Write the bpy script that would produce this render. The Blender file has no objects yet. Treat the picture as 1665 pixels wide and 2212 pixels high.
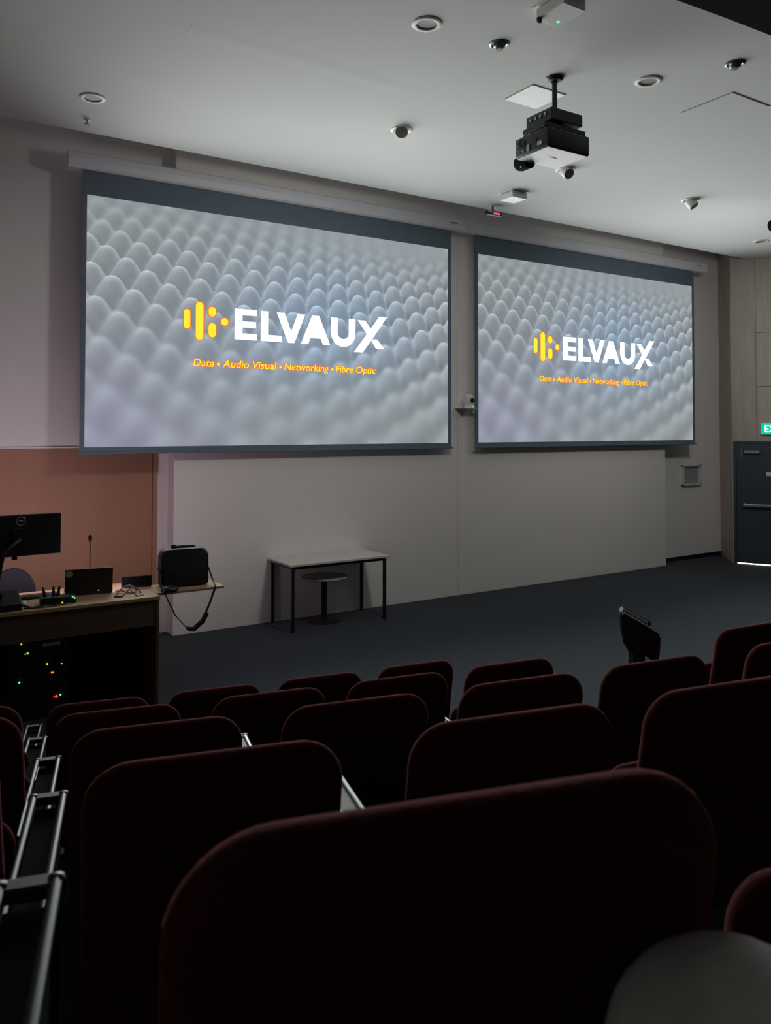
import bpy, bmesh, math, random
import numpy as np
from mathutils import Vector, Matrix

# ---------------------------------------------------------------- camera, world, large lights, exposure
S = bpy.context.scene
C = S.collection
R = math.radians

cam_data = bpy.data.cameras.new('camera')
cam_data.sensor_fit = 'HORIZONTAL'
cam_data.sensor_width = 36.0
cam_data.lens = 1707.54 / 1665.0 * 36.0
cam_data.shift_y = -230.07 / 1665.0
cam_data.clip_start = 0.03
cam = bpy.data.objects.new('camera', cam_data)
C.objects.link(cam)
cam.matrix_world = Matrix(((0.843474, -0.015710, -0.536940, -1.7521),
                           (-0.537170, -0.023488, -0.843147, -8.6122),
                           (0.000634, 0.999601, -0.028250, 2.2827),
                           (0, 0, 0, 1)))
S.camera = cam
cam_data.dof.use_dof = True
cam_data.dof.focus_distance = 9.0
cam_data.dof.aperture_fstop = 9.7

world = bpy.data.worlds.new('world')
S.world = world
world.use_nodes = True
world.node_tree.nodes['Background'].inputs[0].default_value = (0.02, 0.022, 0.025, 1)
world.node_tree.nodes['Background'].inputs[1].default_value = 0.0

S.view_settings.view_transform = 'Standard'
S.view_settings.look = 'None'
S.view_settings.gamma = 1.0
S.view_settings.exposure = 0.0
S.view_settings.use_curve_mapping = False
S.cycles.use_denoising = True
S.cycles.max_bounces = 10
S.cycles.diffuse_bounces = 7
S.cycles.sample_clamp_indirect = 4.0

SCREEN_W, SCREEN_H = 4.65, 2.612
SCREEN_Z0 = 2.081
SCREEN_X = (0.0, 5.174)
SCREEN_Y = -0.12
SCREEN_FILL_POWER = 125.0
SCREEN_FILL_SPREAD = 122.0
# added area lights at the screens, brightening the hall beyond the slides' own emission
for k, x in enumerate(SCREEN_X):
    ld = bpy.data.lights.new('screen_fill', 'AREA')
    ld.shape = 'RECTANGLE'
    ld.size, ld.size_y = SCREEN_W, SCREEN_H
    ld.energy = SCREEN_FILL_POWER
    ld.spread = R(SCREEN_FILL_SPREAD)
    ld.color = (0.96, 1.0, 0.97)
    lo = bpy.data.objects.new('screen_fill', ld)
    C.objects.link(lo)
    lo.location = (x + SCREEN_W / 2, SCREEN_Y - 0.02, SCREEN_Z0 + SCREEN_H / 2)
    lo.rotation_euler = (R(-90), 0, 0)

# added spots at the two projector lenses, brightening the front wall
WALL_FILL_POWER = 112.0
for (lx, ly, lz), tx in (((2.655, -3.69, 4.46), 2.2), ((6.745, -3.65, 4.46), 9.3)):
    ld = bpy.data.lights.new('front_wall_fill', 'SPOT')
    ld.energy = WALL_FILL_POWER
    ld.color = (1.0, 0.97, 0.94)
    ld.spot_size = R(125)
    ld.spot_blend = 1.0
    ld.shadow_soft_size = 0.22
    lo = bpy.data.objects.new('front_wall_fill', ld)
    C.objects.link(lo)
    lo.location = (lx, ly, lz)
    lo.rotation_euler = (Vector((tx, 0.0, 2.3)) - Vector((lx, ly, lz))).to_track_quat('-Z', 'Y').to_euler()

# ---------------------------------------------------------------- materials
def srgb(*c):
    return tuple(((v / 255) / 12.92 if v / 255 <= 0.04045 else ((v / 255 + 0.055) / 1.055) ** 2.4) for v in c)

def mat(name, col, rough=0.6, metal=0.0, noise=0.0, scale=20.0, bump=0.0, sheen=0.0, spec=None, stretch=None, coat=0.0):
    m = bpy.data.materials.new(name)
    m.use_nodes = True
    nt = m.node_tree
    b = nt.nodes['Principled BSDF']
    b.inputs['Base Color'].default_value = (*col, 1)
    b.inputs['Roughness'].default_value = rough
    b.inputs['Metallic'].default_value = metal
    if spec is not None:
        b.inputs['Specular IOR Level'].default_value = spec
    if sheen:
        b.inputs['Sheen Weight'].default_value = sheen
        b.inputs['Sheen Roughness'].default_value = 0.4
        b.inputs['Sheen Tint'].default_value = (1.0, 0.35, 0.38, 1)
    if coat:
        b.inputs['Coat Weight'].default_value = coat
    tc = nt.nodes.new('ShaderNodeTexCoord')
    mp = nt.nodes.new('ShaderNodeMapping')
    if stretch:
        mp.inputs['Scale'].default_value = stretch
    nt.links.new(tc.outputs['Object'], mp.inputs['Vector'])
    n = nt.nodes.new('ShaderNodeTexNoise')
    n.inputs['Scale'].default_value = scale
    n.inputs['Detail'].default_value = 4
    nt.links.new(mp.outputs['Vector'], n.inputs['Vector'])
    if noise:
        r = nt.nodes.new('ShaderNodeValToRGB')
        r.color_ramp.elements[0].position = 0.3
        r.color_ramp.elements[1].position = 0.7
        r.color_ramp.elements[0].color = (*[c * (1 - noise) for c in col], 1)
        r.color_ramp.elements[1].color = (*[min(1, c * (1 + noise)) for c in col], 1)
        nt.links.new(n.outputs['Fac'], r.inputs['Fac'])
        nt.links.new(r.outputs['Color'], b.inputs['Base Color'])
    if bump:
        bp = nt.nodes.new('ShaderNodeBump')
        bp.inputs['Strength'].default_value = bump
        bp.inputs['Distance'].default_value = 0.01
        nt.links.new(n.outputs['Fac'], bp.inputs['Height'])
        nt.links.new(bp.outputs['Normal'], b.inputs['Normal'])
    return m

def glow(name, col, strength=1.0):
    m = bpy.data.materials.new(name)
    m.use_nodes = True
    nt = m.node_tree
    nt.nodes.remove(nt.nodes['Principled BSDF'])
    e = nt.nodes.new('ShaderNodeEmission')
    e.inputs['Color'].default_value = (*col, 1)
    e.inputs['Strength'].default_value = strength
    nt.links.new(e.outputs[0], nt.nodes['Material Output'].inputs['Surface'])
    return m

M = dict(
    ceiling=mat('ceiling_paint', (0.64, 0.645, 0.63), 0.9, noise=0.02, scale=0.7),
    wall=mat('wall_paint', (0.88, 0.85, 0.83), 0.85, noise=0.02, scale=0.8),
    wallpanel=mat('panel_paint', (0.88, 0.84, 0.80), 0.8, noise=0.02, scale=0.8),
    sidewall=mat('side_wall_paint', (0.62, 0.60, 0.58), 0.9, noise=0.05, scale=1.0),
    rearwall=mat('rear_wall_dark', (0.10, 0.09, 0.085), 0.95, noise=0.1, scale=1.0),
    timber=mat('timber_veneer', (0.46, 0.40, 0.34), 0.55, noise=0.10, scale=3.0, stretch=(6, 6, 0.6)),
    dado=mat('dado_timber', (0.40, 0.20, 0.12), 0.55, noise=0.04, scale=2.0, stretch=(3, 3, 0.5)),
    darkwood=mat('dark_bulkhead', (0.004, 0.003, 0.0028), 0.95, noise=0.2, scale=6.0, spec=0.1),
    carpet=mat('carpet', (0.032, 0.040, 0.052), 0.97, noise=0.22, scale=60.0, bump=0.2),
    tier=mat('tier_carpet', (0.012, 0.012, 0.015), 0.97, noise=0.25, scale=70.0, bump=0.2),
    velvet=mat('red_upholstery', (0.070, 0.008, 0.013), 0.95, noise=0.22, scale=55.0, bump=0.15, sheen=0.32, spec=0.05),
    chrome=mat('chrome', (0.17, 0.19, 0.19), 0.34, 1.0, noise=0.05, scale=30.0),
    dullchrome=mat('dull_chrome', (0.045, 0.052, 0.052), 0.38, 1.0, noise=0.05, scale=30.0),
    brightchrome=mat('bright_chrome', (0.60, 0.64, 0.64), 0.2, 1.0, noise=0.05, scale=30.0),
    matteblack=mat('matte_black', (0.004, 0.004, 0.005), 0.95, noise=0.1, scale=30.0, spec=0.1),
    darkgrey=mat('dark_grey_fabric', (0.014, 0.015, 0.018), 0.9, noise=0.1, scale=40.0, spec=0.2),
    armpanel=mat('arm_laminate', (0.034, 0.038, 0.038), 0.5, noise=0.1, scale=20.0),
    blackplastic=mat('black_plastic', (0.012, 0.014, 0.016), 0.45, noise=0.1, scale=30.0),
    projector=mat('projector_case', (0.022, 0.026, 0.032), 0.5, noise=0.08, scale=30.0),
    blackfabric=mat('bag_nylon', (0.010, 0.012, 0.014), 0.6, noise=0.2, scale=120.0, bump=0.1),
    border=mat('screen_border', (0.140, 0.190, 0.235), 0.75, noise=0.05, scale=10.0),
    housing=mat('screen_housing', (0.86, 0.88, 0.92), 0.45, noise=0.02, scale=4.0),
    whiteplastic=mat('white_plastic', (0.78, 0.78, 0.76), 0.4, noise=0.02, scale=10.0),
    dullwhite=mat('lamp_trim_white', (0.70, 0.70, 0.68), 0.45, noise=0.03, scale=10.0),
    lampdark=mat('lamp_inside', (0.16, 0.145, 0.13), 0.5, noise=0.1, scale=20.0),
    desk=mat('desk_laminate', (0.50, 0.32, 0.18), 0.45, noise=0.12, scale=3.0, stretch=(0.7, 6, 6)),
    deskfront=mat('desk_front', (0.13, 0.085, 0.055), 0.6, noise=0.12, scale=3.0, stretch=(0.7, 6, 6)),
    tabletop=mat('table_laminate', (0.68, 0.66, 0.62), 0.5, noise=0.03, scale=8.0),
    tablesteel=mat('table_steel', (0.018, 0.018, 0.022), 0.45, 0.3, noise=0.1, scale=20.0),
    greyseat=mat('grey_laminate', (0.46, 0.45, 0.46), 0.5, noise=0.05, scale=8.0),
    doorleaf=mat('door_paint', (0.040, 0.064, 0.080), 0.5, noise=0.08, scale=3.0),
    steel=mat('brushed_steel', (0.42, 0.43, 0.44), 0.4, 0.8, noise=0.06, scale=30.0),
    paper=mat('notice_backing', (0.36, 0.38, 0.42), 0.6, noise=0.04, scale=8.0),
    trousers=mat('grey_trousers', (0.84, 0.84, 0.80), 0.95, noise=0.18, scale=14.0, bump=0.2),
    shirt=mat('dark_shirt', (0.02, 0.022, 0.03), 0.9, noise=0.15, scale=30.0),
    skin=mat('skin', (0.45, 0.27, 0.20), 0.6, noise=0.05, scale=20.0),
    hair=mat('hair', (0.03, 0.022, 0.018), 0.7, noise=0.3, scale=60.0),
    sticker=mat('sticker', (0.32, 0.42, 0.30), 0.6, noise=0.1, scale=30.0),
    emblem=mat('emblem_silver', (0.35, 0.37, 0.38), 0.4, 0.6, noise=0.05, scale=20.0),
    cable=mat('cable', (0.02, 0.02, 0.02), 0.5, noise=0.1, scale=20.0),
    palecable=mat('pale_cable', (0.30, 0.28, 0.26), 0.5, noise=0.1, scale=20.0),
    led_green=glow('led_green', (0.05, 1.0, 0.15), 4.0),
    led_lime=glow('led_lime', (0.35, 0.9, 0.05), 1.2),
    led_orange=glow('led_orange', (1.0, 0.30, 0.02), 1.4),
    led_yellow=glow('led_yellow', (1.0, 0.75, 0.02), 1.4),
    led_red=glow('led_red', (1.0, 0.03, 0.02), 1.6),
    led_white=glow('led_white', (0.9, 0.85, 1.0), 1.4),
    led_pink=glow('led_pink', (1.0, 0.10, 0.40), 0.8),
    exitgreen=glow('exit_green', (0.0, 0.50, 0.31), 1.25),
    exitwhite=glow('exit_white', (0.85, 1.0, 0.92), 1.1),
    doorlight=glow('light_under_door', (1.0, 0.86, 0.74), 5.0),
    display=glow('lit_display', (1.0, 0.72, 0.84), 12.0),
    laptopdisplay=glow('lit_laptop_display', (0.96, 0.80, 1.0), 18.0),
    logo_white=glow('logo_white', (1.0, 1.0, 1.0), 1.6),
    logo_yellow=glow('logo_yellow', (1.0, 0.83, 0.045), 1.05),
    bloom_orange=glow('bloom_orange', (1.0, 0.16, 0.035), 0.95),  # lens bloom around the yellow lettering, put into colour
)

# ---------------------------------------------------------------- mesh helpers
def pillow(b, x0, x1, z0, z1, r, y0, y1, edge, inset, n=8, steps=6, puff=0.012):
    """upholstered slab: rounded outline, softly rolled edge, slightly domed faces; front y1, rear y0"""
    prof = []
    ym, hy = (y0 + y1) / 2, (y1 - y0) / 2
    for k in range(steps + 1):                      # rear face outwards to the rim
        a = R(90 - 90 * k / steps)
        prof.append((edge * (1 - math.cos(a)), ym - (hy - puff) * math.sin(a)))
    prof = [(inset, y0)] + [(edge + (inset - edge) * 0.5, y0 + puff * 0.35)] + prof
    full = prof + [(i_, 2 * ym - y_) for i_, y_ in prof[::-1][1:]]
    rings = []
    for i_, y_ in full:
        rr = tuple(max(q - i_ * 0.55, 0.012) for q in r)
        rings.append([b.bm.verts.new((px_, y_, pz_)) for px_, pz_ in rounded(x0 + i_, x1 - i_, z0 + i_, z1 - i_, rr, n)])
    m_ = len(rings[0])
    for a_, c_ in zip(rings, rings[1:]):
        for k in range(m_):
            b.bm.faces.new([a_[k], a_[(k + 1) % m_], c_[(k + 1) % m_], c_[k]])
    b.bm.faces.new(rings[0][::-1])
    b.bm.faces.new(rings[-1])
    return b

class B:
    def __init__(self):
        self.bm = bmesh.new()

    def box(self, x0, x1, y0, y1, z0, z1, bevel=0.0, seg=2):
        vs = [self.bm.verts.new(c) for c in ((x0, y0, z0), (x1, y0, z0), (x1, y1, z0), (x0, y1, z0),
                                             (x0, y0, z1), (x1, y0, z1), (x1, y1, z1), (x0, y1, z1))]
        fs = [self.bm.faces.new([vs[i] for i in f]) for f in ((3, 2, 1, 0), (4, 5, 6, 7), (0, 1, 5, 4), (1, 2, 6, 5), (2, 3, 7, 6), (3, 0, 4, 7))]
        if bevel:
            es = list({e for f in fs for e in f.edges})
            bmesh.ops.bevel(self.bm, geom=es, offset=bevel, segments=seg, profile=0.5, affect='EDGES')
        return self

    def prism(self, pts, y0, y1, bevel=0.0, seg=2, axis='y'):
        """outline (a, b) extruded; axis y: (a, y, b); axis z: (a, b, z); axis x: (x, a, b)"""
        def P(a, b, t):
            return {'y': (a, t, b), 'z': (a, b, t), 'x': (t, a, b)}[axis]
        f0 = [self.bm.verts.new(P(a, b, y0)) for a, b in pts]
        f1 = [self.bm.verts.new(P(a, b, y1)) for a, b in pts]
        n = len(pts)
        fa = self.bm.faces.new(f0)
        fb = self.bm.faces.new(f1[::-1])
        for i in range(n):
            self.bm.faces.new([f0[i], f1[i], f1[(i + 1) % n], f0[(i + 1) % n]])
        if bevel:
            es = list(set(fa.edges) | set(fb.edges))
            bmesh.ops.bevel(self.bm, geom=es, offset=bevel, segments=seg, profile=0.5, affect='EDGES')
        return self

    def tube(self, pts, r, seg=10, cap=True):
        pts = [Vector(p) for p in pts]
        rs = r if isinstance(r, (list, tuple)) else [r] * len(pts)
        rings = []
        up = None
        for i, p in enumerate(pts):
            t = (pts[min(i + 1, len(pts) - 1)] - pts[max(i - 1, 0)]).normalized()
            if up is None:
                up = Vector((0, 0, 1)) if abs(t.z) < 0.9 else Vector((1, 0, 0))
            a = t.cross(up).normalized()
            b = a.cross(t).normalized()
            up = b
            rings.append([self.bm.verts.new(p + (a * math.cos(k * 2 * math.pi / seg) + b * math.sin(k * 2 * math.pi / seg)) * rs[i]) for k in range(seg)])
        for i in range(len(rings) - 1):
            for k in range(seg):
                self.bm.faces.new([rings[i][k], rings[i][(k + 1) % seg], rings[i + 1][(k + 1) % seg], rings[i + 1][k]])
        if cap:
            self.bm.faces.new(rings[0][::-1])
            self.bm.faces.new(rings[-1])
        return self

    def lathe(self, prof, c=(0, 0, 0), seg=28, close=False):
        """prof: (radius, z) list, turned about z through c"""
        rings = []
        for r, z in prof:
            if r < 1e-6:
                rings.append([self.bm.verts.new((c[0], c[1], c[2] + z))])
            else:
                rings.append([self.bm.verts.new((c[0] + r * math.cos(k * 2 * math.pi / seg), c[1] + r * math.sin(k * 2 * math.pi / seg), c[2] + z)) for k in range(seg)])
        pairs = list(zip(rings, rings[1:]))
        if close:
            pairs.append((rings[-1], rings[0]))
        for a, b in pairs:
            for k in range(seg):
                k2 = (k + 1) % seg
                if len(a) == 1 and len(b) == 1:
                    continue
                if len(a) == 1:
                    self.bm.faces.new([a[0], b[k2], b[k]])
                elif len(b) == 1:
                    self.bm.faces.new([a[k], a[k2], b[0]])
                else:
                    self.bm.faces.new([a[k], a[k2], b[k2], b[k]])
        return self

    def xf(self, m):
        bmesh.ops.transform(self.bm, matrix=m, verts=self.bm.verts)
        return self

    def obj(self, name, m, parent=None, smooth=False, label=None):
        bmesh.ops.recalc_face_normals(self.bm, faces=self.bm.faces)
        me = bpy.data.meshes.new(name)
        self.bm.to_mesh(me)
        self.bm.free()
        me.materials.append(m)
        if smooth:
            for p in me.polygons:
                p.use_smooth = True
            if smooth == 'angle':
                me.set_sharp_from_angle(angle=R(40))
        o = bpy.data.objects.new(name, me)
        C.objects.link(o)
        if parent is not None:
            o.parent = parent
        if label:
            o['label'] = label
        return o

def thing(name, label, cat, loc=(0, 0, 0), rz=0.0, group=None):
    o = bpy.data.objects.new(name, None)
    o.empty_display_size = 0.1
    C.objects.link(o)
    o.location = loc
    o.rotation_euler = (0, 0, rz)
    return tag(o, label, cat, group)

def tag(o, label, cat, group=None):
    o['label'] = label
    o['category'] = cat
    if group:
        o['group'] = group
    return o

def struct(o, label=None):
    o['kind'] = 'structure'
    if label:
        o['label'] = label
    return o

def rounded(x0, x1, z0, z1, r, n=6):
    """rounded rectangle outline, r = (bl, br, tr, tl)"""
    out = []
    for (cx, cz, a0, rr) in ((x0 + r[0], z0 + r[0], 180, r[0]), (x1 - r[1], z0 + r[1], 270, r[1]), (x1 - r[2], z1 - r[2], 0, r[2]), (x0 + r[3], z1 - r[3], 90, r[3])):
        for k in range(n + 1):
            a = R(a0 + 90 * k / n)
            out.append((cx + rr * math.cos(a), cz + rr * math.sin(a)))
    return out

def copy_tree(o, parent=None):
    c = o.copy()
    C.objects.link(c)
    c.parent = parent
    for ch in list(o.children):
        copy_tree(ch, c)
    return c

# ---------------------------------------------------------------- the hall
HC = 5.13          # ceiling underside
RECESS = 0.22      # how far the plain wall lies behind the raised centre panel
XL, XR, XP0, XP1 = -4.2, 11.07, 0.97, 9.25
YB = -12.0
ARC_X, ARC_R = 4.0, 20.0
def arc(x, y0):
    return y0 + (x - ARC_X) ** 2 / (2 * ARC_R)

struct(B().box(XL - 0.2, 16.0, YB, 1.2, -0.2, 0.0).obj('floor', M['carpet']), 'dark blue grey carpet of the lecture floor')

wf = struct(B().box(XL - 0.2, XR, RECESS, RECESS + 0.2, 0, 5.7).obj('wall_front', M['wall']), 'pale grey front wall behind the projection screens')
# raised centre panel of the front wall, two boards with a joint between the screens
B().box(XP0, 4.905, 0.0, RECESS + 0.01, 0, 5.7, 0.004).obj('panel', M['wallpanel'], wf)
B().box(4.911, XP1, 0.0, RECESS + 0.01, 0, 5.7, 0.004).obj('panel', M['wallpanel'], wf)
# timber dado on the lectern side
B().box(XL, 0.79, RECESS - 0.018, RECESS + 0.01, 0.0, 2.065).obj('dado_panel', M['dado'], wf, label='orange brown timber panel on the lower wall')
B().box(0.795, 0.845, RECESS - 0.03, RECESS + 0.01, 0.0, 2.065).obj('dado_panel_edge', M['dado'], wf)
struct(B().box(XL, 0.845, RECESS - 0.026, RECESS + 0.005, 2.067, 2.082).obj('trim_1', M['wall']), 'thin pale trim above the timber dado')
struct(B().box(XP1 + 0.01, XR, RECESS - 0.015, RECESS + 0.005, 0, 0.07).obj('baseboard_right', M['tablesteel']), 'low dark skirting under the notice frame')

struct(B().box(XL - 0.2, XL, YB, RECESS, 0, 5.7).obj('wall_left', M['sidewall']))
struct(B().box(XL - 0.2, 16.0, YB - 0.2, YB, 0, 5.7).obj('wall_rear', M['rearwall']))

# splayed right wall: local frame s along the wall towards the audience, n into the hall
P1 = Vector((10.43, -0.46, 0))
WDIR = Vector((math.sin(R(27)), -math.cos(R(27)), 0))
WANG = math.atan2(WDIR.y, WDIR.x)
WMAT = Matrix.Translation(P1) @ Matrix.Rotation(WANG, 4, 'Z')   # x = s along wall, y = behind the wall (into room is -y)
def wbox(s0, s1, n0, n1, z0, z1, bevel=0.0):
    return B().box(s0, s1, -n1, -n0, z0, z1, bevel)
# check of the room side: -y of this frame
ROOM = -1.0 if (WMAT.to_3x3() @ Vector((0, -1, 0))).x < 0 else 1.0
def wb(s0, s1, n0, n1, z0, z1, bevel=0.0):
    a, b = (-n1, -n0) if ROOM < 0 else (n0, n1)
    return B().box(s0, s1, a, b, z0, z1, bevel).xf(WMAT)

wr = struct(wb(0.0, 13.0, -0.25, -0.03, 0, 5.7).obj('wall_right', M['sidewall']), 'splayed timber clad right wall')
# short return from the front wall to the splayed wall
d = Vector((XR, RECESS, 0)) - P1
RM = Matrix.Translation(P1) @ Matrix.Rotation(math.atan2(d.y, d.x), 4, 'Z')
B().box(0.0, d.length, -0.02 if ROOM > 0 else 0.0, 0.0 if ROOM > 0 else 0.02, 0, 5.7).xf(RM).obj('panel', M['timber'], wr)
DS0, DS1, DZ = 0.03, 0.98, 2.035
for (s0, s1, z0, z1) in ((0.0, 0.362, DZ + 0.02, 5.7), (0.370, 1.60, DZ + 0.02, 2.972), (0.370, 1.60, 2.980, 3.877), (0.370, 1.60, 3.885, 5.7),
                         (1.02, 1.60, 0.0, DZ + 0.012), (1.608, 2.8, 0.0, 2.055), (1.608, 2.8, 2.063, 2.972), (1.608, 2.8, 2.980, 3.877), (1.608, 2.8, 3.885, 5.7),
                         (2.808, 13.0, 0.0, 2.055), (2.808, 13.0, 2.063, 5.7)):
    wb(s0, s1, -0.03, 0.0, z0, z1, 0.002).obj('panel', M['timber'], wr)

# double exit door
dr = thing('door_1', 'dark exit door with grey push bar and light under it', 'door')
dr['kind'] = 'structure'
wb(DS0 - 0.03, DS0 + 0.012, -0.03, 0.02, 0, DZ + 0.02).obj('door_frame', M['doorleaf'], dr)
wb(DS1 - 0.01, DS1 + 0.03, -0.03, 0.02, 0, DZ + 0.02).obj('door_frame', M['doorleaf'], dr)
wb(DS0, DS1, -0.03, 0.02, DZ - 0.005, DZ + 0.03).obj('door_frame', M['doorleaf'], dr)
leaf = wb(DS0 + 0.016, DS1 - 0.014, -0.028, 0.008, 0.022, DZ - 0.01, 0.002).obj('door_leaf', M['doorleaf'], dr)
wb(DS0 + 0.14, DS0 + 0.38, 0.010, 0.055, 1.855, 1.905, 0.006).obj('door_closer', M['steel'], leaf, label='grey door closer arm')
wb(DS0 + 0.095, DS0 + 0.108, 0.0, 0.02, 1.78, 1.95).obj('closer_bracket', M['steel'], leaf)
wb(DS0 + 0.12, DS1 - 0.10, 0.05, 0.085, 0.965, 1.015, 0.01).obj('push_bar', M['steel'], leaf, label='grey steel push bar')
for s in (DS0 + 0.14, DS1 - 0.14):
    wb(s - 0.02, s + 0.02, 0.0, 0.06, 0.955, 1.025, 0.004).obj('push_bar_bracket', M['steel'], leaf)
wb(DS0 + 0.47, DS0 + 0.62, 0.006, 0.014, 1.485, 1.56, 0.002).obj('door_plate', M['whiteplastic'], leaf)
wb(DS0 + 0.004, DS0 + 0.016, 0.0, 0.018, 1.80, 1.88).obj('hinge', M['steel'], leaf)
wb(DS0 + 0.02, DS1 - 0.02, -0.04, -0.02, 0.001, 0.02).obj('door_gap_light', M['doorlight'], dr, label='bright line of corridor light under the door')

# ceiling with its open slot along the front wall, rear dark bulkhead on an arc
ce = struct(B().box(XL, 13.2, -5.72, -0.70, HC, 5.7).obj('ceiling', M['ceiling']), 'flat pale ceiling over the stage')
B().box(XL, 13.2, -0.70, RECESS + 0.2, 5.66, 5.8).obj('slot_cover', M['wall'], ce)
nb = 40
xs = [XL + (17.4) * k / nb for k in range(nb + 1)]
outline = [(x, arc(x, -5.62)) for x in xs] + [(xs[-1], YB), (xs[0], YB)]
struct(B().prism(outline, 4.90, 5.7, axis='z').obj('ceiling_bulkhead', M['darkwood']), 'dark curved bulkhead behind the pale ceiling')
for (x0, x1, y0, y1) in ((2.757, 3.125, -3.805, -3.455), (4.29, 4.82, -4.605, -4.09)):
    hatch = struct(B().box(x0, x1, y0, y1, HC - 0.006, HC + 0.002, 0.002).obj('access_panel', M['whiteplastic'] if x0 < 3 else M['ceiling'], ce), 'flush square access hatch')
    e = B()
    e.box(x0 - 0.008, x1 + 0.008, y0 - 0.008, y0 - 0.002, HC - 0.003, HC + 0.001)
    e.box(x0 - 0.008, x0 - 0.002, y0, y1, HC - 0.003, HC + 0.001)
    e.obj('access_panel_joint', M['lampdark'], ce)

B().prism([(-3.30, HC + 0.0005), (-3.19, HC - 0.0012), (-3.15, HC - 0.0016), (-3.10, HC - 0.0010), (-3.02, HC + 0.0005)], 0.05, 1.95, axis='x').obj('plaster_joint', M['ceiling'], ce)

# raked tiers of the seating
ROWS = {1: (-5.08, 0.0), 2: (-6.01, 0.25), 3: (-6.945, 0.50), 4: (-7.86, 0.75), 5: (-8.82, 1.058), 6: (-9.66, 1.27)}
for k in range(2, 7):
    y_front = ROWS[k - 1][0] - 0.10
    y_back = ROWS[k][0] - 0.10 if k < 6 else -12.6
    front = [(x, arc(x, y_front)) for x in xs]
    back = [(x, max(arc(x, y_back), YB) if k < 6 else YB) for x in xs]
    struct(B().prism(front + back[::-1], 0.0, ROWS[k][1], axis='z').obj('floor_tier', M['tier']), 'dark carpeted seating step number %s from the stage' % ('one', 'two', 'three', 'four', 'five')[k - 2])

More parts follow.
